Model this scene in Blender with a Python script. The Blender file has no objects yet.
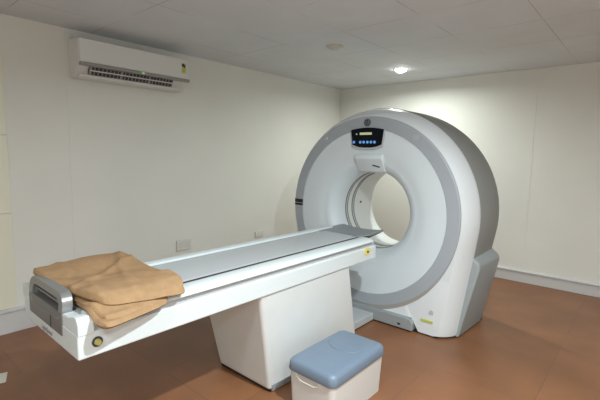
import bpy, bmesh, math, random
from mathutils import Vector, Matrix, noise
random.seed(7)
S = bpy.context.scene
COL = S.collection
PI = math.pi

# ------------------------------------------------------------------ materials
def new_mat(name, color, rough=0.5, metal=0.0, spec=0.5, noise_amt=0.0, noise_scale=6.0,
            bump=0.0, bump_scale=80.0, emit=None, emit_strength=0.0, coat=0.0):
    m = bpy.data.materials.new(name); m.use_nodes = True
    nt = m.node_tree; b = nt.nodes['Principled BSDF']
    b.inputs['Base Color'].default_value = (*color, 1)
    b.inputs['Roughness'].default_value = rough
    b.inputs['Metallic'].default_value = metal
    b.inputs['Specular IOR Level'].default_value = spec
    b.inputs['Coat Weight'].default_value = coat
    if emit:
        b.inputs['Emission Color'].default_value = (*emit, 1)
        b.inputs['Emission Strength'].default_value = emit_strength
    geo = nt.nodes.new('ShaderNodeNewGeometry')
    if noise_amt > 0:
        n = nt.nodes.new('ShaderNodeTexNoise'); n.inputs['Scale'].default_value = noise_scale
        n.inputs['Detail'].default_value = 5
        nt.links.new(geo.outputs['Position'], n.inputs['Vector'])
        r = nt.nodes.new('ShaderNodeMapRange')
        r.inputs['From Min'].default_value = 0.3; r.inputs['From Max'].default_value = 0.7
        r.inputs['To Min'].default_value = 1 - noise_amt; r.inputs['To Max'].default_value = 1 + noise_amt
        nt.links.new(n.outputs['Fac'], r.inputs['Value'])
        mx = nt.nodes.new('ShaderNodeVectorMath'); mx.operation = 'SCALE'
        mx.inputs[0].default_value = color
        nt.links.new(r.outputs['Result'], mx.inputs['Scale'])
        nt.links.new(mx.outputs['Vector'], b.inputs['Base Color'])
    if bump > 0:
        n2 = nt.nodes.new('ShaderNodeTexNoise'); n2.inputs['Scale'].default_value = bump_scale
        n2.inputs['Detail'].default_value = 4
        nt.links.new(geo.outputs['Position'], n2.inputs['Vector'])
        bp = nt.nodes.new('ShaderNodeBump'); bp.inputs['Strength'].default_value = bump
        bp.inputs['Distance'].default_value = 0.01
        nt.links.new(n2.outputs['Fac'], bp.inputs['Height'])
        nt.links.new(bp.outputs['Normal'], b.inputs['Normal'])
    return m

def grid_mat(name, base, line, axes, pitch, offset, width, rough, noise_amt, noise_scale,
             fade=0.0, spec=0.3, tile_var=0.0, bump=0.0):
    """surface with straight joints at offset + k*pitch along two world axes"""
    m = new_mat(name, base, rough=rough, spec=spec)
    nt = m.node_tree; L = nt.links; b = nt.nodes['Principled BSDF']
    geo = next(n for n in nt.nodes if n.type == 'NEW_GEOMETRY')
    sep = nt.nodes.new('ShaderNodeSeparateXYZ'); L.new(geo.outputs['Position'], sep.inputs[0])
    def math_(op, a, bb=None, c=None):
        n = nt.nodes.new('ShaderNodeMath'); n.operation = op
        for i, v in enumerate((a, bb, c)):
            if v is None: continue
            if isinstance(v, (int, float)): n.inputs[i].default_value = v
            else: L.new(v, n.inputs[i])
        return n.outputs[0]
    dists = []; cells = []
    for i, ax in enumerate(axes):
        v = math_('DIVIDE', math_('SUBTRACT', sep.outputs[ax], offset[i]), pitch[i])
        fr = math_('FRACT', math_('ADD', v, 100.0))
        cells.append(math_('FLOOR', v))
        d = math_('MULTIPLY', math_('MINIMUM', fr, math_('SUBTRACT', 1.0, fr)), pitch[i])
        dists.append(d)
    d = dists[0] if len(dists) == 1 else math_('MINIMUM', dists[0], dists[1])
    mr = nt.nodes.new('ShaderNodeMapRange'); mr.inputs['From Min'].default_value = width * 0.4
    mr.inputs['From Max'].default_value = width; mr.inputs['To Min'].default_value = 1; mr.inputs['To Max'].default_value = 0
    L.new(d, mr.inputs['Value']); mask = mr.outputs['Result']
    if fade > 0:
        nz = nt.nodes.new('ShaderNodeTexNoise'); nz.inputs['Scale'].default_value = 1.7
        L.new(geo.outputs['Position'], nz.inputs['Vector'])
        m2 = nt.nodes.new('ShaderNodeMapRange'); m2.inputs['From Min'].default_value = 0.42; m2.inputs['From Max'].default_value = 0.58
        m2.inputs['To Min'].default_value = 1 - fade; m2.inputs['To Max'].default_value = 1
        L.new(nz.outputs['Fac'], m2.inputs['Value'])
        mask = math_('MULTIPLY', mask, m2.outputs['Result'])
    n = nt.nodes.new('ShaderNodeTexNoise'); n.inputs['Scale'].default_value = noise_scale; n.inputs['Detail'].default_value = 6
    L.new(geo.outputs['Position'], n.inputs['Vector'])
    r = nt.nodes.new('ShaderNodeMapRange'); r.inputs['From Min'].default_value = 0.3; r.inputs['From Max'].default_value = 0.7
    r.inputs['To Min'].default_value = 1 - noise_amt; r.inputs['To Max'].default_value = 1 + noise_amt
    L.new(n.outputs['Fac'], r.inputs['Value'])
    fac = r.outputs['Result']
    if tile_var > 0 and len(cells) == 2:
        cb = nt.nodes.new('ShaderNodeCombineXYZ'); L.new(cells[0], cb.inputs[0]); L.new(cells[1], cb.inputs[1])
        wn = nt.nodes.new('ShaderNodeTexWhiteNoise'); L.new(cb.outputs[0], wn.inputs['Vector'])
        tv = math_('MULTIPLY_ADD', wn.outputs['Value'], tile_var * 2, 1 - tile_var)
        fac = math_('MULTIPLY', fac, tv)
    sc = nt.nodes.new('ShaderNodeVectorMath'); sc.operation = 'SCALE'; sc.inputs[0].default_value = base
    L.new(fac, sc.inputs['Scale'])
    mix = nt.nodes.new('ShaderNodeMix'); mix.data_type = 'RGBA'
    L.new(mask, mix.inputs[0]); L.new(sc.outputs['Vector'], mix.inputs[6]); mix.inputs[7].default_value = (*line, 1)
    L.new(mix.outputs[2], b.inputs['Base Color'])
    if bump > 0:
        bp = nt.nodes.new('ShaderNodeBump'); bp.inputs['Strength'].default_value = bump; bp.inputs['Distance'].default_value = 0.004
        L.new(math_('SUBTRACT', n.outputs['Fac'], mask), bp.inputs['Height'])
        L.new(bp.outputs['Normal'], b.inputs['Normal'])
    return m

M = {}
M['wall'] = new_mat('wall_paint', (0.79, 0.79, 0.745), rough=0.6, spec=0.3, noise_amt=0.03, noise_scale=1.2)
M['panel'] = new_mat('pale_laminate', (0.80, 0.79, 0.66), rough=0.45)
M['ceiling'] = grid_mat('ceiling_tiles', (0.72, 0.76, 0.80), (0.52, 0.525, 0.53), (0, 1), (0.672, 0.653), (2.475, -0.545),
                        0.0052, 0.75, 0.03, 3.0, fade=0.95)
M['floor'] = grid_mat('terracotta_tiles', (0.250, 0.108, 0.048), (0.18, 0.09, 0.05), (0, 1), (0.658, 0.658), (2.77, -0.71),
                      0.0045, 0.38, 0.16, 2.6, fade=0.8, spec=0.45, tile_var=0.05, bump=0.15)
M['base'] = new_mat('white_baseboard', (0.62, 0.62, 0.62), rough=0.4)
M['white'] = new_mat('white_plastic', (0.72, 0.765, 0.79), rough=0.38)
M['disc'] = new_mat('cool_white_plastic', (0.71, 0.785, 0.83), rough=0.36)
M['bore'] = new_mat('bore_white', (0.74, 0.76, 0.75), rough=0.4)
M['band'] = new_mat('grey_band', (0.385, 0.42, 0.46), rough=0.4)
M['linegrey'] = new_mat('ring_line_grey', (0.20, 0.215, 0.22), rough=0.5)
M['lip'] = new_mat('shaded_white_lip', (0.46, 0.445, 0.42), rough=0.45)  # white in shade plus floor bounce, put into the base colour
M['shell'] = new_mat('grey_shell', (0.25, 0.255, 0.245), rough=0.5)
M['foot'] = new_mat('blue_grey_plastic', (0.31, 0.34, 0.35), rough=0.45)
M['ltgrey'] = new_mat('light_grey_plastic', (0.50, 0.53, 0.55), rough=0.45)
M['table'] = new_mat('table_white', (0.68, 0.745, 0.76), rough=0.35)
M['pedestal'] = new_mat('pedestal_white', (0.71, 0.745, 0.745), rough=0.42, noise_amt=0.015, noise_scale=8)
M['mat'] = new_mat('cradle_mat', (0.36, 0.40, 0.42), rough=0.5, noise_amt=0.04, noise_scale=3)
M['mattrim'] = new_mat('cradle_edge', (0.56, 0.60, 0.62), rough=0.4)
M['darkmat'] = new_mat('dark_cradle', (0.23, 0.25, 0.27), rough=0.45)
M['ext'] = new_mat('extension_grey', (0.27, 0.30, 0.32), rough=0.5)
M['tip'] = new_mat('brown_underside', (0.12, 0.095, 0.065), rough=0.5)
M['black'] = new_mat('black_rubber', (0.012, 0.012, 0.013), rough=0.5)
M['dark'] = new_mat('dark_slot', (0.05, 0.05, 0.055), rough=0.6)
M['screen'] = new_mat('black_glass', (0.004, 0.006, 0.012), rough=0.25, spec=0.15)
M['metal'] = new_mat('brushed_grey', (0.25, 0.25, 0.25), rough=0.32, metal=0.35)
M['plate'] = new_mat('grey_plate', (0.19, 0.185, 0.18), rough=0.4, metal=0.2)
M['yellow'] = new_mat('yellow_label', (0.80, 0.74, 0.22), rough=0.5)
M['olive'] = new_mat('dull_yellow', (0.50, 0.46, 0.15), rough=0.5)
M['lime'] = new_mat('yellow_green_label', (0.56, 0.60, 0.12), rough=0.5)
M['red'] = new_mat('dark_red_knob', (0.30, 0.13, 0.04), rough=0.4)
M['blanket'] = new_mat('tan_wool', (0.365, 0.232, 0.126), rough=0.95, spec=0.1, noise_amt=0.08, noise_scale=25, bump=0.35, bump_scale=160)
M['blue'] = new_mat('blue_grey_vinyl', (0.165, 0.222, 0.295), rough=0.42, noise_amt=0.03, noise_scale=5)
M['bin'] = new_mat('white_bin', (0.66, 0.655, 0.63), rough=0.5)
M['acwhite'] = new_mat('ac_white', (0.78, 0.785, 0.77), rough=0.4)
M['acgrey'] = new_mat('ac_grey', (0.33, 0.33, 0.31), rough=0.4)
M['bluelit'] = new_mat('blue_key', (0.1, 0.3, 0.7), emit=(0.10, 0.26, 0.62), emit_strength=0.33)
M['greenlit'] = new_mat('green_readout', (0.5, 0.6, 0.3), emit=(0.50, 0.56, 0.33), emit_strength=0.2)
M['led'] = new_mat('green_led', (0.3, 0.8, 0.2), emit=(0.35, 0.75, 0.22), emit_strength=0.55)
M['lamp'] = new_mat('lamp_lens', (1, 1, 1), emit=(1, 0.99, 0.94), emit_strength=14)
M['lampoff'] = new_mat('lamp_lens_off', (0.62, 0.61, 0.58), rough=0.4)
M['trimring'] = new_mat('lamp_ring', (0.58, 0.575, 0.55), rough=0.4)
M['logo'] = new_mat('logo_grey', (0.04, 0.045, 0.06), rough=0.4)
M['logolight'] = new_mat('logo_light', (0.22, 0.24, 0.29), rough=0.4)
M['chrome'] = new_mat('pale_metal', (0.75, 0.75, 0.75), rough=0.25, metal=0.5)
M['socket'] = new_mat('socket_plastic', (0.74, 0.735, 0.685), rough=0.4)
M['sockdark'] = new_mat('socket_edge', (0.56, 0.55, 0.51), rough=0.6)

# ------------------------------------------------------------------ helpers
def tag(o, label=None, cat=None, group=None, kind=None):
    if label: o['label'] = label
    if cat: o['category'] = cat
    if group: o['group'] = group
    if kind: o['kind'] = kind
    return o

def thing(name, label, cat, loc, group=None):
    o = bpy.data.objects.new(name, None); COL.objects.link(o); o.location = loc
    o.empty_display_size = 0.1
    return tag(o, label, cat, group)

def wloc(o):
    v = Vector((0, 0, 0))
    while o is not None:
        v += o.location; o = o.parent
    return v

class MB:
    """collects geometry in world coordinates"""
    def __init__(self): self.bm = bmesh.new()
    def faces(self, vs, fs):
        v = [self.bm.verts.new(p) for p in vs]
        for f in fs:
            try: self.bm.faces.new([v[i] for i in f])
            except ValueError: pass
        return v
    def box(self, x0, x1, y0, y1, z0, z1):
        self.faces([(x, y, z) for x in (x0, x1) for y in (y0, y1) for z in (z0, z1)],
                   [(0, 1, 3, 2), (4, 6, 7, 5), (0, 4, 5, 1), (2, 3, 7, 6), (0, 2, 6, 4), (1, 5, 7, 3)])
        return self
    def hexa(self, c):   # 8 corners: bottom 4 ccw then top 4 ccw
        self.faces(c, [(3, 2, 1, 0), (4, 5, 6, 7), (0, 1, 5, 4), (1, 2, 6, 5), (2, 3, 7, 6), (3, 0, 4, 7)])
        return self
    def loft(self, loops, closed=True, cap0=False, cap1=False, wrap=False):
        vv = [[self.bm.verts.new(p) for p in lp] for lp in loops]
        n = len(vv[0])
        pairs = list(zip(vv[:-1], vv[1:]))
        if wrap: pairs.append((vv[-1], vv[0]))
        for a, b in pairs:
            for i in range(n if closed else n - 1):
                j = (i + 1) % n
                try: self.bm.faces.new((a[i], a[j], b[j], b[i]))
                except ValueError: pass
        if cap0: self.bm.faces.new(vv[0][::-1])
        if cap1: self.bm.faces.new(vv[-1])
        return self
    def prism(self, pts, axis, a, b):
        """extrude a 2D outline; axis 0: pts=(y,z), 1: (x,z), 2: (x,y)"""
        def P(p, h):
            if axis == 0: return (h, p[0], p[1])
            if axis == 1: return (p[0], h, p[1])
            return (p[0], p[1], h)
        return self.loft([[P(p, a) for p in pts], [P(p, b) for p in pts]], cap0=True, cap1=True)
    def cyl(self, c, r, axis, a, b, n=40, r2=None):
        """cylinder; c = the other two coordinates"""
        r2 = r if r2 is None else r2
        lo = []
        for rr, h in ((r, a), (r2, b)):
            lp = []
            for i in range(n):
                t = 2 * PI * i / n; u = c[0] + rr * math.cos(t); v = c[1] + rr * math.sin(t)
                lp.append({0: (h, u, v), 1: (u, h, v), 2: (u, v, h)}[axis])
            lo.append(lp)
        return self.loft(lo, cap0=True, cap1=True)
    def ring(self, c, ri, ro, axis, a, b, n=64):
        def lp(rr, h):
            return [{0: (h, c[0] + rr * math.cos(t), c[1] + rr * math.sin(t)),
                     1: (c[0] + rr * math.cos(t), h, c[1] + rr * math.sin(t)),
                     2: (c[0] + rr * math.cos(t), c[1] + rr * math.sin(t), h)}[axis] for t in [2 * PI * i / n for i in range(n)]]
        return self.loft([lp(ri, a), lp(ro, a), lp(ro, b), lp(ri, b)], wrap=True)
    def tube(self, pts, r, n=10):
        pts = [Vector(p) for p in pts]; loops = []
        for i, p in enumerate(pts):
            d = (pts[min(i + 1, len(pts) - 1)] - pts[max(i - 1, 0)]).normalized()
            a = d.cross(Vector((0, 0, 1)))
            if a.length < 1e-3: a = d.cross(Vector((0, 1, 0)))
            a.normalize(); b = d.cross(a)
            loops.append([p + r * (math.cos(2 * PI * k / n) * a + math.sin(2 * PI * k / n) * b) for k in range(n)])
        return self.loft(loops, cap0=True, cap1=True)
    def build(self, name, mat, parent=None, bevel=0.0, seg=3, smooth=False, angle=35):
        bm = self.bm
        bmesh.ops.recalc_face_normals(bm, faces=bm.faces)
        off = wloc(parent) if parent else Vector((0, 0, 0))
        if parent is None and bm.verts:
            xs = [v.co.x for v in bm.verts]; ys = [v.co.y for v in bm.verts]; zs = [v.co.z for v in bm.verts]
            off = Vector(((min(xs) + max(xs)) / 2, (min(ys) + max(ys)) / 2, min(zs)))
        bmesh.ops.translate(bm, verts=bm.verts, vec=-off)
        for e in bm.edges:
            if len(e.link_faces) == 2:
                e.smooth = e.calc_face_angle(0) < math.radians(angle)
        me = bpy.data.meshes.new(name); bm.to_mesh(me); bm.free()
        me.materials.append(mat)
        if smooth or bevel > 0:
            for p in me.polygons: p.use_smooth = True
        o = bpy.data.objects.new(name, me); COL.objects.link(o)
        if parent: o.parent = parent
        else: o.location = off
        if bevel > 0:
            bv = o.modifiers.new('bevel', 'BEVEL'); bv.width = bevel; bv.segments = seg
            bv.limit_method = 'ANGLE'; bv.angle_limit = math.radians(angle); bv.harden_normals = True
        return o

def text_mesh(name, body, size, mat, parent, origin, xdir, ydir, extrude=0.0006, italic=0.0, align='CENTER'):
    cu = bpy.data.curves.new(name, 'FONT'); cu.body = body; cu.size = size; cu.extrude = extrude
    cu.align_x = align; cu.align_y = 'CENTER'; cu.shear = italic; cu.resolution_u = 3
    tmp = bpy.data.objects.new(name + '_tmp', cu); COL.objects.link(tmp)
    dg = bpy.context.evaluated_depsgraph_get(); dg.update()
    me = bpy.data.meshes.new_from_object(tmp.evaluated_get(dg))
    bpy.data.objects.remove(tmp); bpy.data.curves.remove(cu)
    X = Vector(xdir).normalized(); Y = Vector(ydir).normalized(); Z = X.cross(Y)
    mt = Matrix((X, Y, Z)).transposed().to_4x4(); mt.translation = Vector(origin) - wloc(parent)
    me.transform(mt); me.materials.clear(); me.materials.append(mat)
    o = bpy.data.objects.new(name, me); COL.objects.link(o); o.parent = parent
    return o

def rrect(x0, x1, z0, z1, r, n=6):
    pts = []
    for cx, cz, a in ((x1 - r, z0 + r, -90), (x1 - r, z1 - r, 0), (x0 + r, z1 - r, 90), (x0 + r, z0 + r, 180)):
        for i in range(n + 1):
            t = math.radians(a + 90 * i / n); pts.append((cx + r * math.cos(t), cz + r * math.sin(t)))
    return pts

# ------------------------------------------------------------------ room
H = 2.52; RX = 5.6; RY = -6.8; T = 0.12
def slab(name, mat, *b):
    o = MB().box(*b).build(name, mat); o['kind'] = 'structure'; return o
slab('floor', M['floor'], -T, RX + T, RY - T, T, -0.1, 0.0)
slab('ceiling', M['ceiling'], -T, RX + T, RY - T, T, H, H + 0.1)
slab('wall_left', M['wall'], -T, 0, RY, T, 0, H)
slab('wall_back', M['wall'], 0, RX + T, 0, T, 0, H)
slab('wall_right', M['wall'], RX, RX + T, RY, 0, 0, H)
slab('wall_front', M['wall'], -T, RX + T, RY - T, RY, 0, H)
def baseboard(name, prof, axis, a, b):
    o = MB().prism(prof, axis, a, b).build(name, M['base'], bevel=0.003, seg=2); o['kind'] = 'structure'; return o
# left wall: profile (x,z) extruded along y ; back wall: profile (y,z) extruded along x
baseboard('baseboard_left', [(0, 0), (0.016, 0), (0.016, 0.172), (0.030, 0.178), (0.030, 0.196), (0, 0.206)], 1, RY, 0)
baseboard('baseboard_back', [(0, 0), (-0.016, 0), (-0.016, 0.118), (-0.030, 0.124), (-0.030, 0.140), (0, 0.150)], 0, 0.03, RX)
# pale boards on the left wall
tn = 1
for z0, z1 in ((0.206, 0.981), (0.987, 1.600), (1.606, 2.207)):
    o = MB().box(0, 0.012, -6.2, -4.475, z0, z1).build('trim_%d' % tn, M['panel'], bevel=0.002, seg=2); tn += 1
    o['kind'] = 'structure'
# flat cover strips over the board joints of the walls
o = MB().box(0, 0.0035, -4.02, -3.975, 0.21, 2.515).build('trim_%d' % tn, M['wall']); tn += 1; o['kind'] = 'structure'
o = MB().box(2.735, 2.775, -0.0022, 0, 0.155, 2.515).build('trim_%d' % tn, M['wall']); tn += 1; o['kind'] = 'structure'

# ------------------------------------------------------------------ ceiling lights and added fill lights
def downlight(x, y, on, label):
    t = thing('downlight', label, 'ceiling light', (x, y, H), 'round recessed ceiling downlights')
    MB().ring((x, y), 0.066, 0.082, 2, H - 0.006, H + 0.004, 40).build('ring', M['trimring'], t, bevel=0.002, seg=2)
    MB().loft([[(x + rr * math.cos(2 * PI * k / 40), y + rr * math.sin(2 * PI * k / 40), z) for k in range(40)] for rr, z in ((0.067, H + 0.002), (0.067, H - 0.008), (0.060, H - 0.022), (0.04, H - 0.034), (0.015, H - 0.038))], cap0=True, cap1=True).build('lens', M['lamp'] if on else M['lampoff'], t)  # lens widened and bulged to imitate the lit lamp's bloom
    return t
downlight(1.487, -0.864, True, 'lit round downlight in the ceiling above the scanner')
downlight(1.473, -2.172, False, 'unlit round downlight in the ceiling, left of the glowing one')

def area(name, loc, size, power, color=(1, 0.97, 0.9), spread=170):
    l = bpy.data.lights.new(name, 'AREA'); l.shape = 'DISK'; l.size = size; l.energy = power; l.color = color
    l.spread = math.radians(spread)
    o = bpy.data.objects.new(name, l); COL.objects.link(o); o.location = loc
    return o
area('back_downlight_lamp', (1.487, -0.864, H - 0.045), 0.09, 15, (0.93, 1.0, 0.93))
area('key_downlight_lamp', (3.72, -4.15, H - 0.034), 0.09, 41, (0.90, 0.98, 1.0))
area('corner_fill_light', (4.8, -5.5, H - 0.034), 0.20, 20, (0.92, 0.98, 1))  # added fill without a fixture, lifts the left wall
area('rear_fill_light', (3.3, -6.1, H - 0.034), 0.30, 11, (0.92, 0.98, 1))  # unseen soft fill added to raise the ambient light
area('side_fill_light', (4.5, -2.5, H - 0.034), 0.12, 4, (0.92, 0.98, 1))  # fill added to brighten the gantry's right side

# ------------------------------------------------------------------ gantry
GX, GZ = 1.914, 0.982
g = thing('ct_scanner_gantry', 'large white ring-shaped CT scanner gantry with grey band and round bore', 'ct scanner', (GX, -1.8, 0))

def outline(r, hw, cut=True, flo=-GZ + 0.012):
    """points (u, v) from the floor centre, up the right side, over the top and back down"""
    right = []
    a0 = math.radians(-9)
    px, pz = r * math.cos(a0), r * math.sin(a0)
    c = -0.865 if cut else flo
    cw = 0.49 if cut else 0.3
    for i in range(10): right.append((cw * i / 10.0, c))
    right.append((cw, c))
    cw2 = cw + (0.066 if cut else 0.0)
    right.append((cw2 - 0.001, flo + 0.001)) if cut else None
    for i in range(0, 6): right.append((cw2 + (hw - 0.03 - cw2) * i / 5.0, flo))
    right.append((hw - 0.008, flo + 0.006)); right.append((hw, flo + 0.03))
    for i in range(1, 14):
        k = i / 14.0; right.append((hw + (px - hw) * k, flo + 0.03 + (pz - flo - 0.03) * k))
    n = 44
    for i in range(n + 1):
        t = a0 + (PI / 2 - a0) * i / n; right.append((r * math.cos(t), r * math.sin(t)))
    left = [(-u, v) for (u, v) in right[-2:0:-1]]
    return right + left
def W(pts, y, lean=0.0): return [(GX + u, y - lean * max(0.0, (-v - 0.25) / 0.73), GZ + v) for u, v in pts]
def circ_like(pts, r):
    return [(r * math.cos(math.atan2(v, u)), r * math.sin(math.atan2(v, u))) for u, v in pts]

# front cover (white): front panel + rounded shoulder
m = MB()
base = outline(0.865, 0.722)
loops = [W(circ_like(base, 0.78), -2.212), W(outline(0.862, 0.712), -2.222)]
for k in range(1, 8):
    a = k / 7 * PI / 2
    s = math.sin(a); c = math.cos(a)
    q = 0.45 * s + 0.55 * k / 7
    loops.append(W(outline(0.862 + 0.078 * q, 0.712 + 0.112 * q), -2.222 + 0.170 * (0.4 * (1 - c) + 0.6 * k / 7), 0.06 * k / 7))
loops.append(W(outline(0.940, 0.832), -2.030, 0.06))
m.loft(loops)
m.build('front_cover', M['white'], g, smooth=True, angle=40)
# grey rear shell
m = MB()
o1 = lambda r, h: outline(r, h, cut=False)
loops = [W(o1(0.90, 0.78), -2.032), W(o1(0.940, 0.79), -2.030), W(o1(0.948, 0.80), -2.018), W(o1(0.948, 0.80), -1.62)]
for k in range(1, 7):
    a = k / 6 * PI / 2
    loops.append(W(o1(0.948 - 0.09 * (1 - math.cos(a)), 0.80 - 0.08 * (1 - math.cos(a))), -1.62 + 0.24 * math.sin(a)))
loops.append(W(circ_like(o1(0.858, 0.72), 0.50), -1.375))
m.loft(loops)
m.build('rear_shell', M['shell'], g, smooth=True, angle=50)
# grey band ring
m = MB()
def C(r, y, n=128): return [(GX + r * math.cos(2 * PI * i / n), y, GZ + r * math.sin(2 * PI * i / n)) for i in range(n)]
m.loft([C(0.747, -2.12), C(0.747, -2.205), C(0.747, -2.234), C(0.752, -2.240), C(0.848, -2.240), C(0.855, -2.235), C(0.858, -2.222), C(0.858, -2.12)], wrap=True)
band = m.build('band', M['band'], g, smooth=True, angle=30)
m = MB()
def arc(r, dz, y, n=60): return [(GX + r * math.cos(math.radians(a)), y, GZ - dz * max(0, math.sin(math.radians(-a))) ** 1.5 + r * math.sin(math.radians(a))) for a in [-165 + 160 * i / n for i in range(n + 1)]]
m.loft([arc(0.853, 0, -2.237), arc(0.853, 0.028, -2.228), arc(0.853, 0.040, -2.221), arc(0.853, 0.040, -2.19), arc(0.853, 0, -2.19)], closed=False)
m.build('lower_lip', M['lip'], band, smooth=True, angle=40)  # lip under the band, its shade carried by the material colour
# inner face and funnel
m = MB()
prof = [(0.748, -2.234), (0.66, -2.232), (0.58, -2.226), (0.52, -2.216)]
for k in range(0, 11):
    a = k / 10 * PI / 2
    prof.append((0.366 + 0.130 * (1 - math.sin(a)), -2.205 + 0.165 * (1 - math.cos(a))))
m.loft([C(r, y) for r, y in prof])
m.build('front_face', M['disc'], g, smooth=True, angle=60)
m = MB()
prof = [(0.366, -2.04), (0.366, -1.62)] + [(0.366 + 0.146 * (1 - math.cos(k / 6 * PI / 2)), -1.62 + 0.245 * math.sin(k / 6 * PI / 2)) for k in range(1, 7)]
prof = [(0.366, -2.04), (0.366, -1.9), (0.366, -1.75)] + prof[1:]
m.loft([C(r, y) for r, y in prof])
bt = m.build('bore_tunnel', M['bore'], g, smooth=True, angle=60)
for yy in (-2.028, -1.996, -1.915, -1.883):
    m = MB(); m.loft([C(0.3665, yy), C(0.3620, yy), C(0.3620, yy + 0.012), C(0.3665, yy + 0.012)], wrap=True)
    m.build('ring_line', M['linegrey'], bt)
for yy in (-2.016, -1.903):
    m = MB(); m.loft([C(0.3662, yy), C(0.3635, yy), C(0.3635, yy + 0.020), C(0.3662, yy + 0.020)], wrap=True)
    m.build('ring_strip', M['ltgrey'], bt)
m = MB(); m.cyl((-1.748, 1.005), 0.011, 0, GX - 0.366, GX - 0.359, 16); m.build('laser_port', M['black'], bt)
# logo roundel, ring lamps and dark marker on the band
m = MB(); m.cyl((1.905, 1.785), 0.034, 1, -2.246, -2.239, 36); lg = m.build('logo_badge', M['logo'], g)
m = MB(); m.ring((1.905, 1.785), 0.0275, 0.0305, 1, -2.2475, -2.2455, 36); m.build('ring', M['logolight'], lg)
for k in range(4):
    pts = []
    for i in range(9):
        a = k * PI / 2 + i / 8 * 1.2; rr = 0.0265 - 0.010 * math.sin(i / 8 * PI)
        pts.append((1.905 + rr * math.cos(a), -2.2465, 1.785 + rr * math.sin(a)))
    m = MB(); m.tube(pts, 0.0016, 6); m.build('swirl', M['logolight'], lg)
text_mesh('letters', 'GE', 0.032, M['logolight'], lg, (1.905, -2.2468, 1.785), (1, 0, 0), (0, 0, 1), italic=0.3)
m = MB(); m.ring((2.372, 1.648), 0.019, 0.025, 1, -2.244, -2.238, 28).cyl((2.372, 1.648), 0.012, 1, -2.243, -2.238, 24)
m.build('position_mark', M['ltgrey'], g)
m = MB(); m.cyl((1.456, 1.648), 0.013, 1, -2.244, -2.238, 24)
m.build('position_mark', M['chrome'], g)
m = MB(); m.box(1.063, 1.168, -2.245, -2.238, 1.000, 1.036); m.build('dark_marker', M['black'], g, bevel=0.002)
m = MB(); m.box(1.063, 1.168, -2.245, -2.238, 0.972, 0.992); m.build('dark_marker', M['black'], g, bevel=0.002)

# control display
def disp(s, y0, y1, dz=0.0):
    pts = []
    n = 14
    top = [(-0.168 + 0.336 * i / n, 0) for i in range(n + 1)]
    for u, _ in top: pts.append((GX - 0.005 + s * u, 1.722 + dz + 0.018 * (1 - (u / 0.168) ** 2) * 1.0 + (s - 1) * 0.08))
    for i in range(n + 1):
        u = 0.150 - 0.300 * i / n
        pts.append((GX - 0.005 + s * u, 1.590 + dz - 0.026 * (1 - abs(u / 0.150) ** 2.6) - (s - 1) * 0.10))
    return pts
m = MB(); m.prism(disp(1.07, -2.246, -2.235, -0.012), 1, -2.246, -2.228)
m.build('display_bezel', M['ltgrey'], g, bevel=0.004)
m = MB(); m.prism(disp(1.0, 0, 0), 1, -2.254, -2.240)
dp = m.build('display_panel', M['screen'], g, bevel=0.004)
m = MB(); m.box(1.838, 1.962, -2.2560, -2.2535, 1.677, 1.697); m.build('readout', M['greenlit'], dp)
m = MB(); m.box(1.798, 1.812, -2.2560, -2.2535, 1.679, 1.689); m.build('readout', M['greenlit'], dp)
for x in (1.778, 1.846, 1.882, 1.920, 1.957, 1.993):
    m = MB(); m.cyl((x, 1.612), 0.0125, 1, -2.2565, -2.2535, 18); m.build('key', M['bluelit'], dp)

# laser housing above the bore
m = MB()
profile = [(-2.215, 1.515), (-2.238, 1.505), (-2.250, 1.488), (-2.252, 1.466), (-2.242, 1.450), (-2.176, 1.352), (-2.150, 1.338), (-2.03, 1.334), (-2.03, 1.42), (-2.14, 1.52)]
lo = []
for u in (-0.148, -0.138, -0.10, 0.0, 0.10, 0.138, 0.148):
    e = 1.0 - (abs(u) > 0.14) * 0.16 - (abs(abs(u) - 0.138) < 0.001) * 0.03
    lo.append([(GX + 0.008 + u, y * 1.0 + (1 - e) * 0.2, 1.44 + (z - 1.44) * e) for y, z in profile])
m.loft(lo, cap0=True, cap1=True)
nose = m.build('laser_housing', M['disc'], g, bevel=0.007, angle=25)
m = MB()
m.hexa([(1.955, -2.2105, 1.4015), (2.025, -2.2015, 1.3855), (2.025, -2.190, 1.3855), (1.955, -2.199, 1.4015),
        (1.955, -2.2185, 1.4155), (2.025, -2.2095, 1.3995), (2.025, -2.198, 1.3995), (1.955, -2.207, 1.4155)])
m.build('laser_slot', M['dark'], nose)

# side feet (both sides), recessed base in black to draw the shadow line at the floor, low front housing
for s in (1, -1):
    m = MB()
    def P(u, y, z): return (GX + s * u, y, z)
    m.loft([[P(0.60, y - e, 0.010), P(b, y - e, 0.010), P(tp, y - e * 0.15, 0.600), P(tp - 0.004, y - e * 0.12, 0.630), P(tp - 0.022, y - e * 0.1, 0.655), P(0.875, y, 0.705), P(0.80, y, 0.73), P(0.60, y, 0.73)]
            for y, b, tp, e in ((-2.036, 0.838, 0.950, 0.055), (-2.024, 0.846, 0.966, 0.055), (-1.62, 0.872, 0.992, 0.0), (-1.56, 0.864, 0.984, 0.0), (-1.52, 0.82, 0.94, 0.0))], cap0=True, cap1=True)
    m.build('side_foot', M['foot'], g, bevel=0.012, angle=28)
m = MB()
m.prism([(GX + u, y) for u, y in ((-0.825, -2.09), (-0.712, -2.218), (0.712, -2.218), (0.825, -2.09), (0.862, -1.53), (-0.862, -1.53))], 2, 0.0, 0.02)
m.build('shadow_plinth', M['black'], g)
m = MB()
m.prism([(GX - 0.50, 0.012), (GX + 0.515, 0.012), (GX + 0.515, 0.085), (GX + 0.495, 0.108), (GX + 0.44, 0.116), (GX - 0.44, 0.116), (GX - 0.50, 0.10)], 1, -2.262, -2.15)
lb = m.build('cable_cover', M['foot'], g, bevel=0.008)
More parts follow.
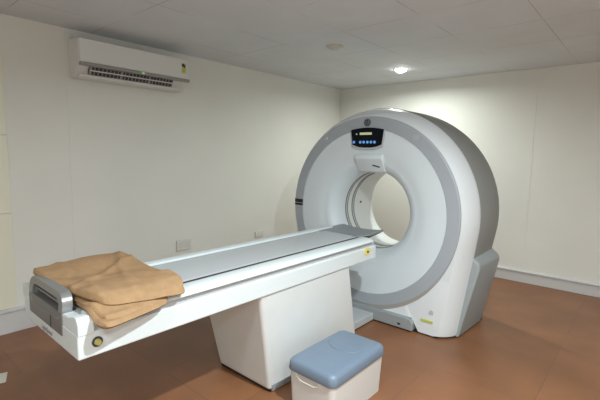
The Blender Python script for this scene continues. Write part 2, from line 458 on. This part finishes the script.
m = MB(); m.box(GX - 0.49, GX + 0.50, -2.25, -2.15, 0.0, 0.014); m.build('shadow_plinth', M['black'], lb)
m = MB(); m.box(2.295, 2.318, -2.2645, -2.2615, 0.040, 0.056); m.build('label', M['black'], lb)
m = MB(); m.box(1.70, 2.055, -2.72, -2.262, 0.01, 0.075)
lb2 = m.build('floor_duct', M['ltgrey'], g, bevel=0.006)
m = MB(); m.box(1.71, 2.047, -2.72, -2.262, 0.0, 0.012); m.build('shadow_plinth', M['black'], lb2)
# labels on the front panel
m = MB(); m.box(2.487, 2.592, -2.2255, -2.2215, 0.115, 0.137); st = m.build('warning_label', M['lime'], g)
for k in range(5):
    m = MB(); m.box(2.497 + k * 0.019, 2.508 + k * 0.019, -2.2265, -2.2250, 0.121, 0.131); m.build('mark', M['olive'], st)
m = MB(); m.prism([(2.553, 0.196), (2.592, 0.196), (2.592, 0.222), (2.573, 0.230), (2.558, 0.218)], 1, -2.2255, -2.2215); m.build('small_label', M['ltgrey'], g)

# ------------------------------------------------------------------ patient table
YE, YF = -4.825, -2.60
TX0, TX1 = 1.600, 2.250
t = thing('patient_table', 'long white scanner couch on a tapered white pedestal in front of the gantry', 'scanner table', (1.93, -3.2, 0))
m = MB()
m.hexa([(1.665, -3.695, 0.012), (2.168, -3.695, 0.012), (2.185, -2.73, 0.012), (1.665, -2.73, 0.012),
        (1.635, -3.85, 0.70), (2.238, -3.85, 0.70), (2.240, -2.95, 0.70), (1.635, -2.95, 0.70)])
ped = m.build('pedestal', M['pedestal'], t, bevel=0.026, seg=4)
m = MB(); m.hexa([(2.12, -3.672, 0.004), (2.1705, -3.672, 0.004), (2.187, -2.75, 0.004), (2.12, -2.75, 0.004),
                  (2.12, -3.685, 0.052), (2.1755, -3.685, 0.052), (2.192, -2.762, 0.052), (2.12, -2.762, 0.052)])
m.build('kick_plate', M['foot'], ped, bevel=0.004)
m = MB(); m.box(1.675, 2.160, -3.685, -2.74, 0.0, 0.02); m.build('shadow_plinth', M['black'], ped)  # black strip drawing the shadow line under the pedestal
# main body: shallow box, end face recessed for the handle
m = MB()
m.prism([(TX0, 0.684), (TX1, 0.684), (TX1, 0.788), (TX0, 0.788)], 1, YE, YF)
body = m.build('body', M['table'], t, bevel=0.008)
m = MB(); m.box(TX0 + 0.03, TX1 - 0.012, YE + 0.06, YF - 0.02, 0.785, 0.836); m.build('groove', M['ltgrey'], t)
# near and far rails
def rail(xa, xb, sgn, y0, y1):
    pr = [(xa, 0.820), (xa, 0.838), (xa + sgn * 0.004, 0.848), (xa + sgn * 0.02, 0.852), (xb - sgn * 0.045, 0.852),
          (xb - sgn * 0.02, 0.847), (xb - sgn * 0.006, 0.838), (xb, 0.828), (xb - sgn * 0.004, 0.822), (xb - sgn * 0.02, 0.820)]
    mm = MB(); mm.prism(pr, 1, y0, y1); return mm.build('side_rail', M['table'], t, smooth=True, angle=30, bevel=0.002, seg=2)
rail(2.146, 2.262, 1, -4.77, -2.665)
rail(1.715, 1.625, -1, -4.77, -2.45)
# raised end caps
m = MB()
m.prism([(2.085, 0.78), (2.252, 0.78), (2.252, 0.832), (2.236, 0.852), (2.205, 0.852), (2.16, 0.838), (2.085, 0.834)], 1, YE + 0.002, -4.76)
m.build('end_cap', M['table'], t, bevel=0.005)
m = MB()
m.prism([(1.535, 0.79), (1.60, 0.735), (1.66, 0.735), (1.66, 0.83), (1.60, 0.838), (1.545, 0.836)], 1, YE + 0.01, -4.70)
m.build('end_cap', M['table'], t, bevel=0.006)
# cradle with mat
m = MB()
def cr(y, w0=1.722, w1=2.136, z=0.838, sag=0.018, th=0.012):
    n = 14; top = []; bot = []
    for i in range(n + 1):
        k = i / n; x = w0 + (w1 - w0) * k; s = -sag * (1 - (2 * k - 1) ** 2)
        top.append((x, y, z + s)); bot.append((x, y, z + s - th))
    return top + bot[::-1]
m.loft([cr(-4.74), cr(-4.0), cr(-3.2), cr(-2.64)], cap0=True, cap1=True)
crd = m.build('cradle', M['mat'], t, smooth=True, angle=40)
for x0, x1, mt in ((2.082, 2.100, M['mattrim']), (2.106, 2.112, M['dark']), (2.130, 2.141, M['dark'])):
    m = MB(); m.box(x0, x1, -4.72, -2.66, 0.8275 if x0 < 2.12 else 0.832, 0.8405 if x0 < 2.12 else 0.843)
    m.build('edge_strip', mt, crd)
# head extension, curved start, tapering tip with dark brown underside
def ext(y, w0, w1, z, th):
    return cr(y, w0, w1, z, 0.016, th)
m = MB()
m.loft([ext(-2.66, 1.70, 2.10, 0.843, 0.010), ext(-2.50, 1.685, 2.13, 0.845, 0.012), ext(-2.30, 1.675, 2.125, 0.846, 0.012), ext(-2.245, 1.69, 2.11, 0.846, 0.010)], cap0=True, cap1=True)
hx = m.build('head_extension', M['ext'], t, smooth=True, angle=40)
m = MB()
pts = [(1.69 + 0.41 * i / 12, -2.62 + 0.13 * math.sin(PI * (0.15 + 0.5 * i / 12)) - 0.12 * (i / 12), 0.8395 - 0.015 * (1 - (2 * i / 12 - 1) ** 2)) for i in range(13)]
m.tube(pts, 0.0055, 6); m.build('edge_line', M['darkmat'], hx)
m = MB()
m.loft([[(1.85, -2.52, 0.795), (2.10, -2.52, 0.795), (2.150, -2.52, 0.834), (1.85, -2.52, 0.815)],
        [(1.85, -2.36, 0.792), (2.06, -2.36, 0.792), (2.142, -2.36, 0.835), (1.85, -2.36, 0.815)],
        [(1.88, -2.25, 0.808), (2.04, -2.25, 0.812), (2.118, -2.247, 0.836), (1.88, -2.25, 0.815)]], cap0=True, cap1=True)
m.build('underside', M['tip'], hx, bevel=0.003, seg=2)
# end handle: lower plate and arched grip with opening
m = MB(); m.prism(rrect(1.690, 2.098, 0.738, 0.835, 0.012), 1, YE - 0.004, YE + 0.05)
hd = m.build('end_handle', M['plate'], t, bevel=0.004)
m = MB()
outer = rrect(1.690, 2.104, 0.80, 0.915, 0.055, 8); inner = rrect(1.736, 2.062, 0.803, 0.885, 0.032, 8)
def lp(pts, y, ly=0.0): return [(x, y + (z - 0.80) * 0.10, z) for x, z in pts]
m.loft([lp(outer, YE - 0.006), lp(outer, YE + 0.035), lp(inner, YE + 0.035), lp(inner, YE - 0.006)], wrap=True)
m.build('grip', M['metal'], hd, bevel=0.008, angle=50)
m = MB(); m.box(1.70, 2.075, YE + 0.04, YE + 0.052, 0.80, 0.90); m.build('grip_backing', M['dark'], hd)
m = MB(); m.tube([(1.735, YE + 0.02, 0.857), (2.05, YE + 0.02, 0.857)], 0.006, 8); m.build('release_bar', M['metal'], hd)
m = MB(); m.box(1.972, 1.978, YE - 0.006, YE, 0.744, 0.80); m.build('seam', M['dark'], hd)
text_mesh('name_label', 'LightSpeed', 0.030, M['metal'], body, (1.905, YE - 0.0008, 0.709), (1, 0, 0), (0, 0, 1), italic=0.3)
# emergency buttons on the near side
def ebutton(y, z, yellow, r, wide=1.0):
    m = MB(); m.prism([(y + r * wide * math.cos(2 * PI * k / 32), z + r * math.sin(2 * PI * k / 32)) for k in range(32)], 0, TX1 - 0.002, TX1 + 0.004); o = m.build('button_plate', yellow[0], body)
    m = MB(); m.cyl((y, z), r * yellow[2], 0, TX1 + 0.004, TX1 + 0.016, 28, r2=r * yellow[2] * 0.85); m.build('button', yellow[1], o)
    return o
ebutton(-4.752, 0.742, (M['dark'], M['olive'], 0.62), 0.021)
ebutton(-2.735, 0.760, (M['yellow'], M['red'], 0.33), 0.028, 1.7)

# ------------------------------------------------------------------ folded blanket
def pillow_slab(mb, c00, c10, c11, c01, zf, th, nx=46, ny=46, w=0.10, seed=0.0, amp=0.012, bulge=None):
    """closed soft layer: four plan corners, height function zf(x, y) of its underside, thickness th"""
    def plan(s, q):
        a = Vector(c00).lerp(Vector(c10), s); b = Vector(c01).lerp(Vector(c11), s)
        p = a.lerp(b, q)
        # soft wavy outline
        e = 0.010 * math.sin(9 * s + seed) * (abs(2 * q - 1)) + 0.008 * math.sin(7 * q + 2 * seed) * abs(2 * s - 1)
        ctr = (Vector(c00) + Vector(c10) + Vector(c11) + Vector(c01)) / 4
        # round the corners
        cs = (abs(2 * s - 1) * abs(2 * q - 1)) ** 6
        return p + (ctr - p) * (0.10 * cs) + (p - ctr) * e
    up = []; lo = []
    for j in range(ny + 1):
        ru = []; rl = []
        for i in range(nx + 1):
            s = i / nx; q = j / ny
            p = plan(s, q)
            d = min(s, 1 - s, q, 1 - q)
            k = min(1.0, d / w); h = math.sqrt(max(0.0, 1 - (1 - k) ** 2))
            nn = noise.noise(Vector((p.x * 5.5 + seed, p.y * 4.0, seed))) * amp + noise.noise(Vector((p.x * 16 + seed, p.y * 9, seed + 3))) * amp * 0.35
            z0 = zf(p.x, p.y)
            mid = z0 + th * 0.5
            ht = th * 0.5 * h
            ru.append((p.x, p.y, mid + ht + (nn + amp * 0.5) * h + (bulge(s, q) if bulge else 0) * h))
            rl.append((p.x, p.y, mid - ht + 0.0005 * (1 - h)))
        up.append(ru); lo.append(rl)
    n1 = nx + 1
    vs = [p for r in up for p in r] + [p for r in lo for p in r]
    off = n1 * (ny + 1); fs = []
    for j in range(ny):
        for i in range(nx):
            a = j * n1 + i
            fs.append((a, a + 1, a + n1 + 1, a + n1)); fs.append((off + a, off + a + n1, off + a + n1 + 1, off + a + 1))
    v = mb.faces(vs, fs)
    edge = [j for j in range(n1)] + [j * n1 + nx for j in range(1, ny + 1)] + [ny * n1 + i for i in range(nx - 1, -1, -1)] + [j * n1 for j in range(ny - 1, 0, -1)]
    for k in range(len(edge)):
        a = edge[k]; b = edge[(k + 1) % len(edge)]
        mb.bm.faces.new((v[a], v[off + a], v[off + b], v[b]))

def drape(x, y):
    z = 0.853 - 0.020 * math.exp(-((x - 1.93) / 0.16) ** 2)
    if x > 2.22: z -= min(0.030, (x - 2.22) * 0.45)
    if x < 1.66: z -= min(0.02, (1.66 - x) * 0.3)
    return z
m = MB()
pillow_slab(m, (1.70, -4.745), (2.385, -4.780), (2.290, -4.43), (1.66, -4.36), drape, 0.022, seed=1.3, amp=0.005, w=0.035)
pillow_slab(m, (1.66, -4.77), (2.345, -4.765), (2.275, -4.42), (1.62, -4.35), lambda x, y: drape(x, y) + 0.016, 0.018, seed=2.9, amp=0.007, w=0.03)
pillow_slab(m, (1.640, -4.80), (2.215, -4.745), (2.320, -4.355), (1.61, -4.34), lambda x, y: drape(x, y) + 0.031, 0.018,
            seed=4.1, amp=0.009, w=0.03)
def ridges(s, q):
    z = 0.014 * math.exp(-((s - 0.12) ** 2 + (q - 0.60) ** 2) / 0.05)
    for a, b, c, w, h in ((0.9, 0.35, 0.55, 0.0016, 0.010), (0.5, 0.9, 0.85, 0.0022, 0.009), (1.0, -0.35, 0.38, 0.0030, 0.008), (0.2, 1.0, 0.30, 0.0020, 0.007)):
        z += h * math.exp(-((a * s + b * q - c + 0.03 * math.sin(8 * s + 5 * q)) ** 2) / w)
    return z
pillow_slab(m, (1.625, -4.815), (2.265, -4.745), (2.305, -4.345), (1.625, -4.355),
            lambda x, y: drape(x, y) + 0.047 - 0.018 * max(0, (x - 2.0) / 0.32), 0.026, nx=64, ny=64, seed=7.7, amp=0.014, w=0.035,
            bulge=ridges)
bl = m.build('folded_blanket', M['blanket'], smooth=True, angle=80)
tag(bl, 'tan woollen blanket folded in layers on the near end of the couch', 'blanket')

# ------------------------------------------------------------------ step box
st = thing('storage_stool', 'low white plastic box stool with a blue-grey cushioned lid on the floor', 'stool', (2.49, -3.44, 0))
def rr_loop(x0, x1, y0, y1, r, z, n=8):
    return [(x, y, z) for x, y in rrect(x0, x1, y0, y1, r, n)]
m = MB()
# side wall with a hand hole in the -y face
sx0, sx1, sy0, sy1 = 2.338, 2.668, -3.715, -3.168
m.loft([rr_loop(sx0 + 0.012, sx1 - 0.012, sy0 + 0.012, sy1 - 0.012, 0.03, 0.0), rr_loop(sx0, sx1, sy0, sy1, 0.035, 0.245),
        rr_loop(sx0 + 0.008, sx1 - 0.008, sy0 + 0.008, sy1 - 0.008, 0.03, 0.245), rr_loop(sx0 + 0.02, sx1 - 0.02, sy0 + 0.02, sy1 - 0.02, 0.025, 0.01)],
       cap0=True, cap1=True)
bin_ = m.build('bin', M['bin'], st, smooth=True, angle=40)
m = MB()
cx = 2.485
m.prism([(cx - 0.088, 0.243), (cx - 0.062, 0.215), (cx - 0.04, 0.206), (cx + 0.05, 0.206), (cx + 0.07, 0.215), (cx + 0.085, 0.243)], 1, sy0 - 0.0005, sy0 + 0.012)
m.build('hand_hole', M['sockdark'], bin_)
m = MB()
m.tube([(cx - 0.095, sy0 - 0.001, 0.243), (cx - 0.066, sy0 - 0.001, 0.213), (cx - 0.042, sy0 - 0.001, 0.202), (cx + 0.052, sy0 - 0.001, 0.202), (cx + 0.074, sy0 - 0.001, 0.213)], 0.004, 8)
m.build('hand_hole_rim', M['bin'], bin_, smooth=True)
m = MB()
L = [rr_loop(sx0 - 0.008, sx1 + 0.008, sy0 - 0.008, sy1 + 0.008, 0.045, 0.244), rr_loop(sx0 - 0.010, sx1 + 0.010, sy0 - 0.010, sy1 + 0.010, 0.045, 0.250),
     rr_loop(sx0 - 0.006, sx1 + 0.006, sy0 - 0.006, sy1 + 0.006, 0.045, 0.290), rr_loop(sx0 + 0.001, sx1 - 0.001, sy0 + 0.001, sy1 - 0.001, 0.042, 0.302),
     rr_loop(sx0 + 0.014, sx1 - 0.014, sy0 + 0.014, sy1 - 0.014, 0.035, 0.310), rr_loop(sx0 + 0.035, sx1 - 0.035, sy0 + 0.035, sy1 - 0.035, 0.03, 0.3125)]
m.loft(L, cap0=True, cap1=True)
lid = m.build('lid', M['blue'], st, smooth=True, angle=50)
m = MB()
pts = [(2.50 - 0.115 * math.sin(a), -3.36 - 0.085 * math.cos(a), 0.3128) for a in [(-0.5 + 1.0 * i / 16) * PI * 1.0 for i in range(17)]]
m.tube(pts, 0.0035, 6); m.build('embossed_arc', M['blue'], lid, smooth=True)

# ------------------------------------------------------------------ air conditioner on the left wall
ac = thing('air_conditioner', 'white split air conditioner high on the left wall under the ceiling', 'air conditioner', (0.1, -3.475, 2.1080))
ay0, ay1 = -3.995, -2.955
m = MB()
m.prism([(0.0, 2.4330), (0.195, 2.4200), (0.205, 2.4080), (0.205, 2.2130), (0.165, 2.1780), (0.135, 2.1330), (0.09, 2.1130), (0.0, 2.1100)], 1, ay0, ay1)
acb = m.build('casing', M['acwhite'], ac, bevel=0.008)
m = MB(); m.box(0.200, 0.222, ay0 + 0.004, ay1 - 0.004, 2.2250, 2.4160); fp = m.build('front_panel', M['acwhite'], ac, bevel=0.008)
m = MB(); m.box(0.196, 0.229, ay0 + 0.004, ay1 + 0.010, 2.1960, 2.2250); gs = m.build('grey_strip', M['acgrey'], ac, bevel=0.004)
m = MB(); m.prism([(0.2, 2.1960), (0.178, 2.1900), (0.148, 2.1400), (0.165, 2.1360)], 1, ay0 + 0.09, ay1 - 0.16); op = m.build('air_outlet', M['dark'], ac)
n = 23
for k in range(n + 1):
    y = ay0 + 0.10 + (ay1 - 0.17 - ay0 - 0.10) * k / n
    thick = 0.003 if k % 8 else 0.010
    m = MB(); m.hexa([(0.150, y - thick, 2.1400), (0.171, y - thick, 2.1340), (0.171, y + thick, 2.1340), (0.150, y + thick, 2.1400),
                      (0.178, y - thick, 2.1930), (0.203, y - thick, 2.1960), (0.203, y + thick, 2.1960), (0.178, y + thick, 2.1930)])
    m.build('vane', M['acgrey'], op)
m = MB(); m.hexa([(0.166, ay0 + 0.095, 2.1610), (0.195, ay0 + 0.095, 2.1650), (0.195, ay1 - 0.165, 2.1650), (0.166, ay1 - 0.165, 2.1610),
                  (0.168, ay0 + 0.095, 2.1670), (0.197, ay0 + 0.095, 2.1710), (0.197, ay1 - 0.165, 2.1710), (0.168, ay1 - 0.165, 2.1670)])
m.build('louver', M['acwhite'], op)
m = MB(); m.hexa([(0.095, ay0 + 0.02, 2.1040), (0.150, ay0 + 0.02, 2.1160), (0.150, ay1 - 0.05, 2.1160), (0.095, ay1 - 0.05, 2.1040),
                  (0.093, ay0 + 0.02, 2.1120), (0.160, ay0 + 0.02, 2.1340), (0.160, ay1 - 0.05, 2.1340), (0.093, ay1 - 0.05, 2.1120)])
m.build('flap', M['acwhite'], ac, bevel=0.002, seg=2)
text_mesh('temperature_display', '18', 0.026, M['led'], gs, (0.2297, -3.445, 2.2110), (0, 1, 0), (0, 0, 1))
m = MB(); m.box(0.2215, 0.2225, -3.032, -2.985, 2.2780, 2.3730); sk = m.build('energy_label', M['lime'], fp)
m = MB(); m.prism([(-3.030, 2.3710), (-3.030, 2.3460), (-2.998, 2.3300), (-2.988, 2.3460), (-3.008, 2.3710)], 0, 0.2222, 0.2230); m.build('mark', M['logo'], sk)
m = MB(); m.box(0.2222, 0.2230, -3.018, -2.997, 2.2900, 2.3230); m.build('mark', M['olive'], sk)

# ------------------------------------------------------------------ wall sockets behind the couch
def socket(y0, y1, z0, z1, label, n):
    s = thing('wall_socket', label, 'socket', (0.0, (y0 + y1) / 2, z0), 'double sockets low on the left wall')
    m = MB(); m.box(0, 0.006, y0 - 0.006, y1 + 0.006, z0 - 0.006, z1 + 0.006); m.build('back_frame', M['sockdark'], s)
    m = MB(); m.box(0.004, 0.014, y0, y1, z0, z1); p = m.build('face_plate', M['socket'], s, bevel=0.003)
    for k in range(n):
        yc = y0 + (y1 - y0) * (k + 0.5) / n; zc = (z0 + z1) / 2
        for dy, dz in ((0, 0.024), (-0.014, -0.012), (0.014, -0.012)):
            m = MB(); m.cyl((yc + dy, zc + dz), 0.006, 0, 0.0135, 0.0148, 12); m.build('hole', M['sockdark'], p)
socket(-2.985, -2.815, 0.415, 0.525, 'left one of two pale wall sockets low behind the couch', 2)
socket(-1.825, -1.685, 0.40, 0.470, 'smaller right pale wall socket low behind the couch, nearer the gantry', 2)

# small pale plate on the floor at the left edge of view
m = MB(); m.prism([(0.66, -4.84), (0.80, -4.87), (0.83, -4.76), (0.70, -4.72)], 2, 0.0, 0.004)
fp = m.build('floor_plate', M['socket'], bevel=0.001)
tag(fp, 'small pale flat plate lying on the terracotta floor by the left wall', 'floor plate')

# ------------------------------------------------------------------ camera and world
def cam_rows(yaw, pitch, roll):
    f = Vector((math.sin(yaw) * math.cos(pitch), math.cos(yaw) * math.cos(pitch), math.sin(pitch)))
    r = Vector((math.cos(yaw), -math.sin(yaw), 0)); u = r.cross(f)
    c, s = math.cos(roll), math.sin(roll)
    return c * r + s * u, -s * r + c * u, f
r_, u_, f_ = cam_rows(-0.7142, -0.1138, 0.0183)
cd = bpy.data.cameras.new('camera'); cam = bpy.data.objects.new('camera', cd); COL.objects.link(cam)
mt = Matrix((r_, u_, -f_)).transposed().to_4x4(); mt.translation = Vector((3.8623, -5.3944, 1.5))
cam.matrix_world = mt
cd.sensor_fit = 'HORIZONTAL'; cd.sensor_width = 36; cd.lens = 406.05 * 36 / 600; cd.clip_start = 0.05
S.camera = cam
w = bpy.data.worlds.new('world'); S.world = w; w.use_nodes = True
w.node_tree.nodes['Background'].inputs[0].default_value = (0.9, 0.95, 1, 1)
w.node_tree.nodes['Background'].inputs[1].default_value = 0.02
S.view_settings.view_transform = 'Standard'; S.view_settings.look = 'None'
S.view_settings.gamma = 1; S.view_settings.exposure = 0.92
S.view_settings.use_curve_mapping = False
